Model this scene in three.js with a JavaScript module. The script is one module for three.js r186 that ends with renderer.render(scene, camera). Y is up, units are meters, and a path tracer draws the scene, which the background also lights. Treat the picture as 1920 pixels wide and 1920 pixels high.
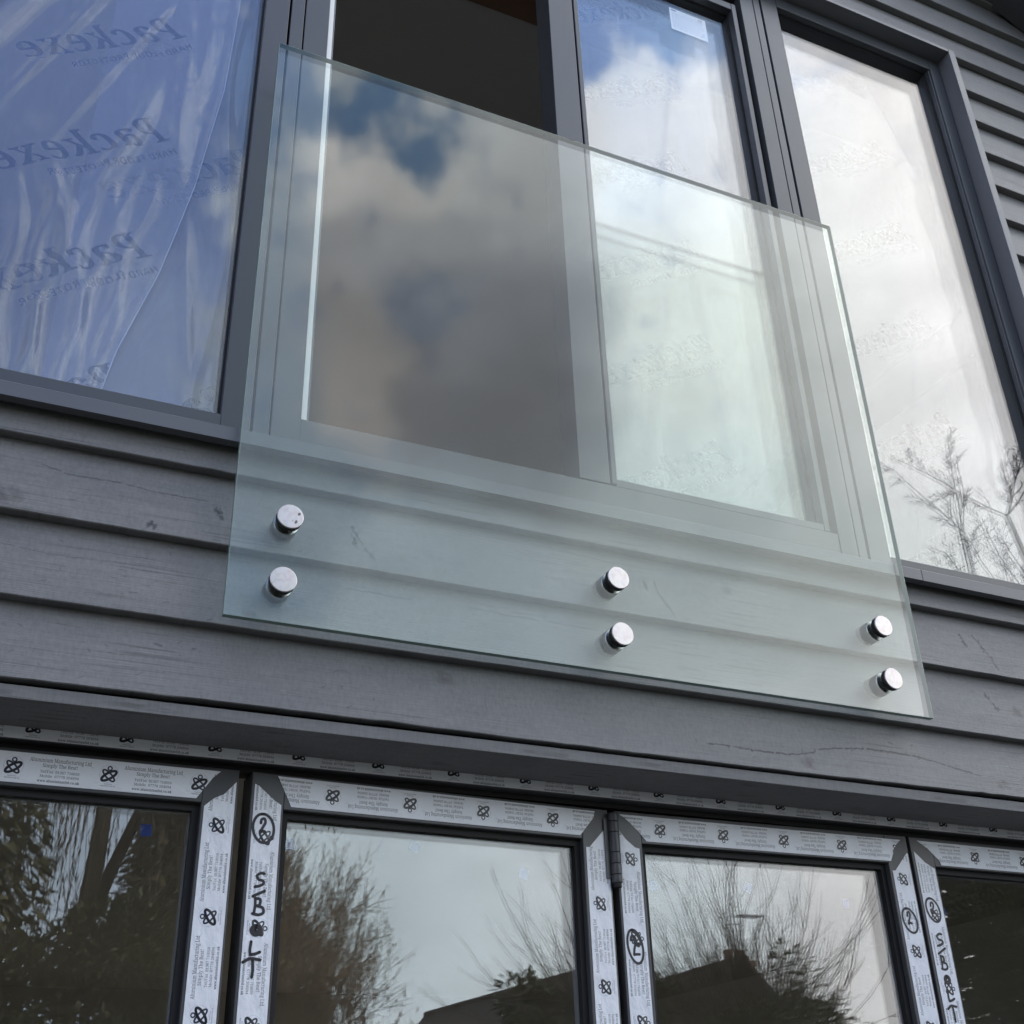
import * as THREE from 'three';
import { mergeGeometries } from 'three/addons/utils/BufferGeometryUtils.js';
import { RoundedBoxGeometry } from 'three/addons/geometries/RoundedBoxGeometry.js';

// ---------------------------------------------------------------- camera, sky, sun, exposure
const scene = new THREE.Scene();
const H = 1.55;                                   // eye height: y values below are given above the eye
const camera = new THREE.PerspectiveCamera(46.90, 1, 0.05, 2000);
camera.position.set(0, H, 1.9);
camera.rotation.order = 'YXZ';
camera.rotation.set(0.50879, -0.44366, -0.03264);
scene.add(camera);

const renderer = new THREE.WebGLRenderer({ antialias: true });
renderer.toneMapping = THREE.LinearToneMapping;
renderer.toneMappingExposure = 1.0;
renderer.shadowMap.enabled = true;

// seeded random and periodic value noise
function rng(seed) { let s = seed >>> 0; return () => { s = (s + 0x6D2B79F5) >>> 0; let t = s; t = Math.imul(t ^ (t >>> 15), t | 1); t ^= t + Math.imul(t ^ (t >>> 7), t | 61); return ((t ^ (t >>> 14)) >>> 0) / 4294967296; }; }
function hash(x, y, s) { let h = Math.imul(x, 374761393) + Math.imul(y, 668265263) + Math.imul(s, 1274126177); h = Math.imul(h ^ (h >>> 13), 1274126177); return ((h ^ (h >>> 16)) >>> 0) / 4294967296; }
const mod = (a, n) => ((a % n) + n) % n;
function vn(x, y, px, py, s) {
  const xi = Math.floor(x), yi = Math.floor(y), fx = x - xi, fy = y - yi;
  const u = fx * fx * (3 - 2 * fx), v = fy * fy * (3 - 2 * fy);
  const x0 = mod(xi, px), x1 = mod(xi + 1, px), y0 = mod(yi, py), y1 = mod(yi + 1, py);
  const a = hash(x0, y0, s), b = hash(x1, y0, s), c = hash(x0, y1, s), d = hash(x1, y1, s);
  return (a + (b - a) * u) * (1 - v) + (c + (d - c) * u) * v;
}
function fbm(x, y, px, py, s, oct) { let f = 0, a = 0.5, n = 0; for (let o = 0; o < oct; o++) { f += a * vn(x, y, px, py, s + o * 17); n += a; a *= 0.5; x *= 2; y *= 2; px *= 2; py *= 2; } return f / n; }
const clamp = (v, a, b) => Math.min(b, Math.max(a, v));
const smooth = (a, b, x) => { const t = clamp((x - a) / (b - a), 0, 1); return t * t * (3 - 2 * t); };
const lerp = (a, b, t) => a + (b - a) * t;

// The sky: broken cloud with blue between. The sun stands behind the house, which shades this wall; the cloud before it is lit from the front. Azimuth 0 is straight out from the house, positive to its right.
const SUN_AZ = 152, SUN_EL = 36;
function skyTexture() {
  const w = 2048, h = 1024, data = new Float32Array(w * h * 4);
  // cloud masses and blue openings: [azimuth, elevation, half width, half height, r, g, b]
  const patches = [
    [-10, 42, 11, 16, .34, .51, 1.14], [2, 50, 8, 7, .36, .55, 1.18], [4, 32, 7, 6, .74, .98, 1.62], [7, 24, 6, 5, .85, 1.25, 1.70],
    [11.5, 49, 3.2, 3.0, .55, .90, 1.50], [14.5, 49.5, 1.6, 2.0, 1.7, 1.9, 2.05], [18.6, 47.9, 3.2, 1.9, .42, .80, 1.42], [21.5, 46.2, 1.6, 1.0, .50, .86, 1.42], [13.2, 47.6, 1.6, 1.2, .60, .95, 1.48],
    [10.5, 43.5, 3.0, 2.6, 1.45, 1.65, 1.85], [15.2, 44.8, 2.4, 1.6, 3.3, 3.2, 3.15], [20.3, 44.5, 2.6, 1.0, 2.7, 2.65, 2.6], [24, 47.8, 3.0, 2.2, 2.5, 2.65, 2.75], [28, 45, 3.5, 2.6, 2.4, 2.45, 2.5],
    [17.1, 42.2, 3, 1.8, 1.95, 1.98, 2.1], [22.5, 42, 3.2, 1.8, 1.75, 1.8, 1.9], [21.6, 39.6, 2.6, 1.6, .80, .98, 1.35], [16.5, 38.3, 2.4, 2.0, 1.6, 1.53, 1.55], [17.2, 35.2, 2.6, 2.3, 2.15, 2.0, 1.95],
    [21, 35, 2.2, 2.6, 1.15, 1.17, 1.3], [27, 38.5, 3.8, 3.0, 1.2, 1.26, 1.42], [27, 33, 4, 3, 1.0, 1.02, 1.12], [10.5, 37, 3.2, 4, 1.2, 1.4, 1.65], [12, 30, 4, 4, 1.05, 1.3, 1.55],
    [33, 52, 5, 2.4, .50, .78, 1.50], [39.5, 51, 3.6, 1.9, .85, 1.3, 2.1], [34.2, 48.2, 1.8, 1.3, 2.2, 2.4, 2.75], [35, 44.5, 4, 3, 2.5, 2.65, 2.95], [42, 44.5, 4, 3, 2.7, 2.75, 2.85], [45, 52, 5, 3, 1.8, 2.1, 2.7],
    [36, 37, 5, 4, 2.5, 2.55, 2.5], [44, 37, 5, 5, 2.9, 2.95, 2.85], [52, 42, 6, 8, 2.95, 2.86, 2.82], [49, 33, 5, 5, 3.0, 2.93, 2.93], [55, 28, 6, 5, 3.0, 3.0, 3.05],
    [24, 26, 6, 4, 1.75, 2.05, 2.25], [34, 27, 6, 4, 2.2, 2.4, 2.45], [43, 25, 6, 4, 2.7, 2.85, 2.8], [16, 19, 8, 3.5, 2.1, 2.5, 2.8],
    [22, 12, 8, 4, 2.7, 3.2, 3.5], [30, 11, 7, 4, 3.0, 3.4, 3.65], [37, 11, 6, 5, 3.8, 3.75, 3.8], [46, 14, 8, 5, 3.7, 3.65, 3.7], [5, 12, 7, 4, 1.6, 1.95, 2.4], [-8, 20, 9, 8, .95, 1.35, 2.0],
  ];
  const sa = SUN_AZ * Math.PI / 180, se = SUN_EL * Math.PI / 180;
  const sun = [Math.cos(se) * Math.sin(sa), Math.sin(se), Math.cos(se) * Math.cos(sa)];
  for (let j = 0; j < h; j++) {
    const el = ((j + .5) / h - .5) * 180;
    for (let i = 0; i < w; i++) {
      const th = ((i + .5) / w - .5) * 2 * Math.PI;          // atan2(z, x)
      let az = 90 - th * 180 / Math.PI; if (az > 180) az -= 360;
      const e = el * Math.PI / 180, x = Math.cos(e) * Math.cos(th), y = Math.sin(e), z = Math.cos(e) * Math.sin(th);
      const U = (i / w) * 48, V = (j / h) * 24;
      const n1 = fbm(U, V * 1.6, 48, 1024, 3, 5), n2 = fbm(U * 1.0 + 11.3, V * 1.6 + 4.7, 48, 1024, 29, 5), n3 = fbm(U * 3, V * 5, 144, 4096, 57, 4);
      const d = x * sun[0] + y * sun[1] + z * sun[2];
      const glow = Math.exp((d - 1) * 3.2);
      const bank = Math.exp(-Math.pow((az - 62) / 42, 2));
      const cover = smooth(.36, .60, n1 + .20 * glow + .34 * bank + .10 * (1 - smooth(0, 30, el)) - .03);
      const low = Math.exp(-Math.max(el, 0) / 16);
      const cl = (1.55 + 1.2 * glow + 1.9 * bank) * (0.80 + 0.42 * n2);
      let r = lerp(.40 + 1.5 * low + .6 * glow, cl, cover), g = lerp(.62 + 1.6 * low + .6 * glow, cl * 1.01, cover), b = lerp(1.34 + 1.4 * low + .5 * glow, cl * 1.04, cover);
      if (el > -8 && el < 68 && az > -40 && az < 90) {
        const wa = az + (n1 - .5) * 4 + (n3 - .5) * 2.4, we = el + (n2 - .5) * 3 + (n3 - .5) * 1.8;
        let sw = 0, wc = 0, wb = 0, cr = 0, cg = 0, cb = 0, br = 0, bg = 0, bb = 0;
        for (const p of patches) {
          const a = (wa - p[0]) * Math.cos(e) / .74 / p[2], q = (we - p[1]) / p[3], d2 = a * a + q * q, k = Math.exp(-1.25 * d2) + .02 * Math.exp(-.16 * d2);
          if (k > 1e-6) { const c = 1 - smooth(1.15, 2.4, p[6] / p[4]), kc = k * (c + .001), kb = k * (1.001 - c); sw += k; wc += kc; wb += kb; cr += kc * p[4]; cg += kc * p[5]; cb += kc * p[6]; br += kb * p[4]; bg += kb * p[5]; bb += kb * p[6]; }
        }
        if (sw > 1e-4) {
          const nf = fbm(U * 4 + 3.1, V * 5.6 + 1.7, 192, 4096, 141, 6), cv = smooth(.08, .92, wc / (wc + wb) + (nf - .5) * 1.15), t = .82 + .36 * fbm(U * 1.7 + 9, V * 2.9 + 2, 4096, 4096, 163, 5), m = smooth(.004, .06, sw);
          r = lerp(r, lerp(br / wb, cr / wc * t, cv), m); g = lerp(g, lerp(bg / wb, cg / wc * t, cv), m); b = lerp(b, lerp(bb / wb, cb / wc * t, cv), m);
        }
      }
      const k = (j * w + i) * 4; data[k] = r; data[k + 1] = g; data[k + 2] = b; data[k + 3] = 1;
    }
  }
  const t = new THREE.DataTexture(data, w, h, THREE.RGBAFormat, THREE.FloatType);
  t.mapping = THREE.EquirectangularReflectionMapping; t.magFilter = THREE.LinearFilter; t.needsUpdate = true;
  return t;
}
const sky = skyTexture();
scene.background = sky; scene.environment = sky;

const sun = new THREE.DirectionalLight(new THREE.Color(1, .93, .82), 2.6);
{
  const a = SUN_AZ * Math.PI / 180, e = SUN_EL * Math.PI / 180;
  sun.position.set(60 * Math.cos(e) * Math.sin(a), 60 * Math.sin(e), 60 * Math.cos(e) * Math.cos(a));
  sun.castShadow = true; sun.shadow.radius = 4; sun.shadow.mapSize.set(2048, 2048);
  Object.assign(sun.shadow.camera, { left: -25, right: 25, top: 25, bottom: -25, near: 1, far: 160 });
  scene.add(sun, sun.target);
}

// ---------------------------------------------------------------- helpers
const used = {};
function numbered(n) { used[n] = (used[n] || 0) + 1; return used[n] === 1 ? n : `${n}_${String(used[n] - 1).padStart(3, '0')}`; }
function thing(name, label, category, group, pos = [0, 0, 0]) {
  const o = new THREE.Group(); o.name = numbered(name); o.userData = { label, category }; if (group) o.userData.group = group;
  o.position.set(...pos); scene.add(o); return o;
}
function mesh(name, geo, mat, parent) { const m = new THREE.Mesh(geo, mat); m.name = name; m.castShadow = m.receiveShadow = true; (parent || scene).add(m); return m; }
function structure(name, geo, mat) { const m = mesh(numbered(name), geo, mat); m.userData = { kind: 'structure' }; return m; }
const merge = a => mergeGeometries(a.map(g => { const q = g.index ? g.toNonIndexed() : g; for (const k of Object.keys(q.attributes)) if (!['position', 'normal', 'uv'].includes(k)) q.deleteAttribute(k); return q; }));
function planarUV(g, s = 1, ou = 0, ov = 0) {       // uv in metres from the face's own direction
  if (g.index) g = g.toNonIndexed();
  const p = g.attributes.position, n = g.attributes.normal, uv = new Float32Array(p.count * 2);
  for (let i = 0; i < p.count; i++) {
    const ax = Math.abs(n.getX(i)), ay = Math.abs(n.getY(i)), az = Math.abs(n.getZ(i));
    let u, v; if (az >= ax && az >= ay) { u = p.getX(i); v = p.getY(i); } else if (ax >= ay) { u = p.getZ(i); v = p.getY(i); } else { u = p.getX(i); v = p.getZ(i); }
    uv[2 * i] = u / s + ou; uv[2 * i + 1] = v / s + ov;
  }
  g.setAttribute('uv', new THREE.BufferAttribute(uv, 2)); return g;
}
// a box by its limits, y above the eye; r rounds its edges
function box(x0, x1, y0, y1, z0, z1, r = 0) {
  const w = x1 - x0, h = y1 - y0, d = z1 - z0;
  const g = r > 0 ? new RoundedBoxGeometry(w, h, d, 2, Math.min(r, w / 2.1, h / 2.1, d / 2.1)) : new THREE.BoxGeometry(w, h, d);
  g.translate((x0 + x1) / 2, (y0 + y1) / 2 + H, (z0 + z1) / 2);
  return planarUV(g);
}
class Geo {                                         // collects triangles
  constructor() { this.p = []; this.u = []; }
  tri(a, b, c, ua, ub, uc) { this.p.push(...a, ...b, ...c); if (ua) this.u.push(...ua, ...ub, ...uc); else this.u.push(0, 0, 1, 0, 0, 1); }
  quad(a, b, c, d, ua, ub, uc, ud) { this.tri(a, b, c, ua, ub, uc); this.tri(a, c, d, ua, uc, ud); }
  tube(a, b, ra, rb, n = 4) {
    const dx = b[0] - a[0], dy = b[1] - a[1], dz = b[2] - a[2], l = Math.hypot(dx, dy, dz) || 1e-6;
    let ux, uy, uz; if (Math.abs(dy) / l < .9) { ux = -dz; uy = 0; uz = dx; } else { ux = 0; uy = dz; uz = -dy; }
    const ul = Math.hypot(ux, uy, uz) || 1; ux /= ul; uy /= ul; uz /= ul;
    const vx = (dy * uz - dz * uy) / l, vy = (dz * ux - dx * uz) / l, vz = (dx * uy - dy * ux) / l;
    const P = [], Q = [];
    for (let i = 0; i < n; i++) { const t = i / n * 2 * Math.PI, c = Math.cos(t), s = Math.sin(t); const ox = ux * c + vx * s, oy = uy * c + vy * s, oz = uz * c + vz * s; P.push([a[0] + ox * ra, a[1] + oy * ra, a[2] + oz * ra]); Q.push([b[0] + ox * rb, b[1] + oy * rb, b[2] + oz * rb]); }
    for (let i = 0; i < n; i++) { const j = (i + 1) % n; this.quad(P[i], P[j], Q[j], Q[i]); }
  }
  leaf(c, d, s, len, wid) {                         // a folded leaf of two triangles: d along, s across
    const a = c, m = [c[0] + d[0] * len * .5, c[1] + d[1] * len * .5, c[2] + d[2] * len * .5], e = [c[0] + d[0] * len, c[1] + d[1] * len, c[2] + d[2] * len];
    const l = [m[0] + s[0] * wid, m[1] + s[1] * wid, m[2] + s[2] * wid], r = [m[0] - s[0] * wid, m[1] - s[1] * wid, m[2] - s[2] * wid];
    this.tri(a, r, e); this.tri(a, e, l);
  }
  build() { const g = new THREE.BufferGeometry(); g.setAttribute('position', new THREE.Float32BufferAttribute(this.p, 3)); g.setAttribute('uv', new THREE.Float32BufferAttribute(this.u, 2)); g.computeVertexNormals(); return g; }
}
function dataTex(w, h, fn, srgb) {
  const d = new Uint8Array(w * h * 4); let k = 0;
  for (let j = 0; j < h; j++) for (let i = 0; i < w; i++) { const c = fn(i / w, j / h, i, j); d[k++] = clamp(c[0], 0, 1) * 255; d[k++] = clamp(c[1], 0, 1) * 255; d[k++] = clamp(c[2], 0, 1) * 255; d[k++] = 255; }
  const t = new THREE.DataTexture(d, w, h, THREE.RGBAFormat); t.magFilter = THREE.LinearFilter; t.wrapS = t.wrapT = THREE.RepeatWrapping; if (srgb) t.colorSpace = THREE.SRGBColorSpace; t.needsUpdate = true; return t;
}
const toS = v => { v = clamp(v, 0, 1); return v <= .0031308 ? v * 12.92 : 1.055 * Math.pow(v, 1 / 2.4) - .055; };
function canvas(w, h) { const c = document.createElement('canvas'); c.width = w; c.height = h; return [c, c.getContext('2d')]; }
function canvasTex(c, srgb = true) { const t = new THREE.CanvasTexture(c); if (srgb) t.colorSpace = THREE.SRGBColorSpace; t.wrapS = t.wrapT = THREE.RepeatWrapping; t.magFilter = THREE.LinearFilter; return t; }
const S = (o, P = THREE.MeshStandardMaterial) => new P(o);
const rgb = (r, g, b) => new THREE.Color().setRGB(r, g, b);

// ---------------------------------------------------------------- materials
// painted rough-sawn timber: grain runs along x; one repeat is 1.6 m by 0.4 m
const grainMark = (u, v) => {
  const g1 = fbm(u * 10, v * 96, 10, 96, 5, 4), g2 = fbm(u * 40, v * 260, 40, 260, 8, 2), blot = fbm(u * 8, v * 3, 8, 3, 12, 4), pit = vn(u * 150, v * 190, 150, 190, 21), saw = fbm(u * 460, v * 52, 460, 52, 31, 3);
  return { g1, g2, blot, pit, saw, streak: smooth(.62, .78, g1) * smooth(.42, .6, blot), flecks: smooth(.90, .97, pit) * smooth(.45, .7, blot) };
};
const woodColor = dataTex(2048, 1024, (u, v) => {
  const m = grainMark(u, v);
  let t = .140 * (1 + .38 * (m.blot - .5) + .22 * (m.g2 - .5) + .30 * (m.saw - .5)) * (1 - .40 * m.streak) * (1 - .55 * m.flecks);
  const w = .06 * (m.blot - .5);
  return [toS(t * (.99 + w)), toS(t), toS(t * (1.025 - w))];
}, true);
const woodBump = dataTex(2048, 1024, (u, v) => { const m = grainMark(u, v); const t = .5 + .35 * (m.g1 - .5) + .22 * (m.g2 - .5) + .16 * (m.saw - .5) - .4 * m.streak - .35 * m.flecks; return [t, t, t]; });
const M = {};
M.wood = S({ map: woodColor, bumpMap: woodBump, bumpScale: .0013, roughness: .48 });
const dust = dataTex(512, 512, (u, v) => { const t = .5 + .8 * (fbm(u * 6, v * 6, 6, 6, 71, 5) - .5) + .25 * (vn(u * 120, v * 120, 120, 120, 77) - .5); return [t, clamp(.8 + .4 * (t - .5), 0, 1), t]; });
M.frame = S({ color: rgb(.050, .055, .063), roughness: .42, roughnessMap: dust, metalness: 0 });
M.frameDoor = S({ color: rgb(.052, .054, .059), roughness: .5, roughnessMap: dust });
M.trim = S({ color: rgb(.115, .122, .138), roughness: .5, roughnessMap: dust });
M.gasket = S({ color: rgb(.006, .006, .007), roughness: .7 });
M.render = S({ color: rgb(.45, .43, .40), roughness: .95 });
M.black = S({ color: rgb(.012, .012, .013), roughness: .85 });
M.seal = S({ color: rgb(.72, .72, .70), roughness: .4 });
M.spacer = S({ color: rgb(.20, .21, .22), roughness: .45 });
M.pane = S({ color: rgb(.972, .976, .974), roughness: 0, transmission: 1, thickness: 0, ior: 1.5 }, THREE.MeshPhysicalMaterial);
M.balGlass = S({ color: rgb(.945, .975, .962), roughness: 0, transmission: 1, thickness: 0, ior: 1.53 }, THREE.MeshPhysicalMaterial);
M.glassEdge = S({ color: rgb(.24, .33, .30), roughness: .12, transmission: .35, thickness: 0, ior: 1.53 }, THREE.MeshPhysicalMaterial);
M.steel = S({ color: rgb(.42, .42, .43), metalness: 1, roughness: .38, roughnessMap: dust });
M.plaster = S({ color: rgb(.74, .73, .70), roughness: .95 });
M.darkPly = S({ color: rgb(.52, .50, .47), roughness: .8 });
M.floor = S({ color: rgb(.40, .36, .30), roughness: .7 });

// ---------------------------------------------------------------- ground
const grassTex = dataTex(512, 512, (u, v) => { const n = fbm(u * 24, v * 24, 24, 24, 91, 4), m = fbm(u * 4, v * 4, 4, 4, 95, 3); const t = .6 + .8 * (n - .5) + .6 * (m - .5); return [toS(.070 * t), toS(.085 * t), toS(.030 * t)]; }, true);
const pavTex = dataTex(512, 512, (u, v) => { const n = fbm(u * 30, v * 30, 30, 30, 101, 4), m = fbm(u * 5, v * 5, 5, 5, 105, 3); const t = .105 * (1 + .6 * (n - .5) + .5 * (m - .5)); return [toS(t * 1.05), toS(t), toS(t * .93)]; }, true);
structure('ground', planarUV(new THREE.PlaneGeometry(600, 600).rotateX(-Math.PI / 2), 2.5), S({ map: grassTex, roughness: 1 }));
structure('patio', planarUV(new THREE.BoxGeometry(16, .06, 5.6).translate(1, .032, 2.95), 1.2), S({ map: pavTex, roughness: .9 }));

// ---------------------------------------------------------------- the house wall
const WIN = { x0: -.80, x1: 2.70, y0: 1.215, y1: 3.45 };
const wall = thing('timber_clad_wall', 'grey painted timber clad house wall with overlapping horizontal boards', 'house wall');
{
  // carcass with its gable and the openings cut through, side walls, and a rear wall with windows of its own
  const cx = 1.25, hw = 3.95, eave = 2.79, apex = 4.86, P = a => a.map(p => new THREE.Vector2(p[0], p[1] + H)), rect = (x0, x1, y0, y1) => new THREE.Path(P([[x0, y0], [x1, y0], [x1, y1], [x0, y1]]));
  const out = [[cx - hw, -H], [cx + hw, -H], [cx + hw, eave], [cx, apex], [cx - hw, eave]];
  const front = new THREE.Shape(P(out)); front.holes.push(rect(WIN.x0, WIN.x1, WIN.y0, WIN.y1), rect(-.36, 2.78, -H + .001, .695));
  mesh('wall_core', planarUV(new THREE.ExtrudeGeometry(front, { depth: .174, bevelEnabled: false }).translate(0, 0, -.26)), M.black, wall);
  const rear = new THREE.Shape(P(out)); rear.holes.push(rect(.8, 2.4, -H + .06, .16), rect(.2, 2.2, 1.25, 2.15));
  mesh('rear_wall', planarUV(new THREE.ExtrudeGeometry(rear, { depth: .2, bevelEnabled: false }).translate(0, 0, -5.52)), M.render, wall);
  for (const x of [cx - hw, cx + hw - .2]) mesh('side_wall', box(x, x + .2, -H, eave - .02, -5.32, -.26), M.render, wall);
}
// a lapped board: its lower lip stands proud of the board below
function lapBoard(x0, x1, yl, yt, zl, zt, seed, opt = {}) {
  const R = rng(seed), n = Math.max(2, Math.round((x1 - x0) / .03)), th = opt.th || .024, g = new Geo();
  const ou = R() * 7, ov = R() * 5, rag = opt.rag || .0007, yo = [], wob = R() * 9;
  for (let i = 0; i <= n; i++) { const x = x0 + (x1 - x0) * i / n; yo.push((R() - .5) * rag + rag * 1.2 * Math.sin(x * 3.1 + wob) + (R() < .05 ? rag * 1.5 * R() : 0)); }
  const at = i => x0 + (x1 - x0) * i / n, uv = (x, y) => [x / 1.6 + ou, y / .4 + ov];
  for (let i = 0; i < n; i++) {
    const a = at(i), b = at(i + 1), ya = yl + yo[i] + H, yb = yl + yo[i + 1] + H, T = yt + H, c = .0016;
    // face, rounded arris, underside, back, top
    g.quad([a, ya + c, zl], [b, yb + c, zl], [b, T, zt], [a, T, zt], uv(a, ya), uv(b, yb), uv(b, T), uv(a, T));
    g.quad([a, ya, zl - c], [b, yb, zl - c], [b, yb + c, zl], [a, ya + c, zl], uv(a, ya - c), uv(b, yb - c), uv(b, yb), uv(a, ya));
    g.quad([a, ya, zl - th], [b, yb, zl - th], [b, yb, zl - c], [a, ya, zl - c], uv(a, ya - th), uv(b, yb - th), uv(b, yb), uv(a, ya));
    g.quad([b, yb, zl - th], [a, ya, zl - th], [a, T, zt - th * .5], [b, T, zt - th * .5], uv(b, yb), uv(a, ya), uv(a, T), uv(b, T));
  }
  for (const [x, i, f] of [[x0, 0, 1], [x1, n, 0]]) { const y = yl + yo[i] + H, q = [[x, y, zl - th], [x, y, zl], [x, yt + H, zt], [x, yt + H, zt - th * .5]]; if (f) g.quad(...q, uv(0, 0), uv(.02, 0), uv(.02, .15), uv(0, .15)); else g.quad(q[3], q[2], q[1], q[0], uv(0, .15), uv(.02, .15), uv(.02, 0), uv(0, 0)); }
  return g.build();
}
const gable = x => 3.908 - (Math.abs(x - 1.25) - (3.032 - 1.25)) * .524;     // underside of the sloping eaves
const lips = []; for (let k = 0; k < 26; k++) lips.push(1.0125 + (k - 1) * .1517);
{
  const zl = -.046, zt = -.074, ov = .024;
  // below the windows
  mesh('board', lapBoard(-2.7, 5.2, 1.165, 1.235, zl, -.058, 301), M.wood, wall);
  // right of the windows and, above them, up into the gable
  for (let k = 2; k < 26; k++) {
    const y = lips[k], x1 = Math.min(5.2, 1.25 + (3.032 - 1.25) + (3.908 - y) / .524 + .2);
    if (y < 3.40) { if (y > 1.17) { mesh('board', lapBoard(2.731, x1, y, y + .1517 + ov, zl, zt, 320 + k), M.wood, wall); mesh('board', lapBoard(-2.7, -.83, y, y + .1517 + ov, zl, zt, 360 + k), M.wood, wall); } }
    else if (x1 > 1.4) mesh('board', lapBoard(Math.max(-2.7, 2.5 - x1), x1, k === 17 ? 3.457 : y, y + .1517 + ov, zl, zt, 320 + k), M.wood, wall);
  }
}
// boards with cracks, knots and scuffs of their own: one repeat of the print is 3.2 m by 0.2 m
function markedBoard(yl, yt, yFoot, seed, lines, knots, opt) {
  const [c, g] = canvas(2048, 128), R = rng(seed), ou = R(), ov = R();
  const img = g.getImageData(0, 0, 2048, 128), d = img.data;
  for (let j = 0; j < 128; j++) for (let i = 0; i < 2048; i++) {
    const m = grainMark(mod(i / 1024 + ou, 1), mod((127 - j) / 256 + ov, 1)); const k = (j * 2048 + i) * 4;
    const t = .142 * (1 + .40 * (m.blot - .5) + .22 * (m.g2 - .5) + .34 * (m.saw - .5)) * (1 - .35 * m.streak) * (1 - .5 * m.flecks), w = .06 * (m.blot - .5);
    d[k] = toS(t * (.992 + w)) * 255; d[k + 1] = toS(t) * 255; d[k + 2] = toS(t * (1.025 - w)) * 255; d[k + 3] = 255;
  }
  g.putImageData(img, 0, 0);
  const P = (x, y) => [(x + .7) / 3.2 * 2048, (1 - (y - yFoot) / .2) * 128];
  g.lineJoin = g.lineCap = 'round';
  for (const [pts, wd, al] of lines) {
    if (wd > 2.4) for (let q = 0; q < 16; q++) { const k = Math.floor(R() * (pts.length - 1)), a = P(...pts[k]), b = P(...pts[k + 1]), f = R(); g.fillStyle = `rgba(40,40,43,${.25 + .4 * R()})`; g.beginPath(); g.ellipse(lerp(a[0], b[0], f) + (R() - .5) * wd * 2, lerp(a[1], b[1], f) + (R() - .5) * wd * 2, .6 + R() * 1.6, 1 + R() * 3, (R() - .5), 0, 7); g.fill(); }
    for (let k = 0; k + 1 < pts.length; k++) { const a = P(...pts[k]), b = P(...pts[k + 1]); let px = a[0], py = a[1]; const n = Math.max(2, Math.round(Math.hypot(b[0] - a[0], b[1] - a[1]) / 5)); for (let q = 1; q <= n; q++) { const x = lerp(a[0], b[0], q / n) + (q < n ? (R() - .5) * 1.2 : 0), y = lerp(a[1], b[1], q / n) + (q < n ? (R() - .5) * 1.4 : 0); if (R() < .9) { g.strokeStyle = `rgba(30,30,32,${al * (.6 + .4 * R())})`; g.lineWidth = wd * .45 * (.6 + .8 * R()); g.beginPath(); g.moveTo(px, py); g.lineTo(x, y); g.stroke(); } px = x; py = y; } }
  }
  for (const [x, y, r] of knots) { const a = P(x, y); for (let q = 0; q < 26; q++) { g.fillStyle = `rgba(${50 + R() * 20},${50 + R() * 18},${50 + R() * 16},${.06 + .11 * R()})`; g.beginPath(); g.ellipse(a[0] + (R() - .5) * r * 1.1, a[1] + (R() - .5) * r * .8, r * .5 * R() + 1, r * .35 * R() + 1, R(), 0, 7); g.fill(); } }
  g.strokeStyle = 'rgba(38,38,40,.45)'; g.lineWidth = 1;
  for (let i = 0; i < 90; i++) { const x = R() * 2048, y = R() * 128, l = 3 + R() * 12; g.beginPath(); g.moveTo(x, y); g.lineTo(x + (R() - .5) * 14, y + l * .3); g.stroke(); }
  const geo = lapBoard(-2.7, 5.2, yl, yt + .024, opt.zl || -.046, -.074, seed, opt), p = geo.attributes.position, uv = geo.attributes.uv;
  for (let i = 0; i < p.count; i++) uv.setXY(i, (p.getX(i) + .7) / 3.2, (p.getY(i) - H - yFoot) / .2);
  return mesh('board', geo, S({ map: canvasTex(c), bumpMap: woodBump, bumpScale: .0012, roughness: .5 }), wall);
}
markedBoard(1.0125, 1.165, .99, 302, [[[[.012, 1.12], [.059, 1.108], [.141, 1.111], [.208, 1.104], [.313, 1.105]], 2, .8], [[[.587, 1.108], [.598, 1.081], [.613, 1.054], [.638, 1.036]], 3.2, .7], [[[.584, 1.09], [.594, 1.057]], 2.6, .4], [[[1.039, 1.143], [1.154, 1.137], [1.287, 1.138]], 1.8, .6], [[[1.267, 1.099], [1.277, 1.069], [1.293, 1.047], [1.304, 1.023]], 3.2, .6], [[[1.243, 1.102], [1.244, 1.083]], 2.6, .5], [[[1.439, 1.138], [1.582, 1.134], [1.809, 1.131]], 1.8, .6], [[[2.175, 1.119], [2.194, 1.093], [2.21, 1.06], [2.222, 1.028]], 4.5, .75], [[[2.132, 1.115], [2.143, 1.083]], 3, .5], [[[.205, 1.032], [.217, 1.027]], 3, .8], [[[.324, 1.09], [.333, 1.069]], 3, .4]], [[-.038, 1.041, 26], [1.46, 1.12, 14]], {});
markedBoard(.856, 1.0125, .835, 303, [[[[.578, .974], [.632, .974], [.674, .972], [.713, .973]], 2, .7], [[[.847, .976], [.923, .972], [1.03, .973], [1.116, .971]], 2.2, .7], [[[-.03, .954], [.056, .946], [.144, .949]], 1.6, .5], [[[2.174, .966], [2.196, .929]], 3.4, .5]], [[.40, .885, 12], [2.26, .93, 16]], {});
markedBoard(.7125, .856, .69, 304, [[[[1.343, .752], [1.40, .752], [1.47, .7495], [1.555, .749], [1.60, .756], [1.627, .7635], [1.632, .768], [1.649, .772], [1.70, .780], [1.775, .787], [1.85, .787], [1.909, .784], [1.97, .776], [2.028, .766], [2.09, .756]], 3.4, .95], [[[.86, .80], [.862, .76]], 2, .3]], [[1.60, .735, 18], [.78, .82, 16], [2.15, .74, 14]], { rag: .0016, zl: -.047 }).userData.label = 'wide lowest board with a long crack';
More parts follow.
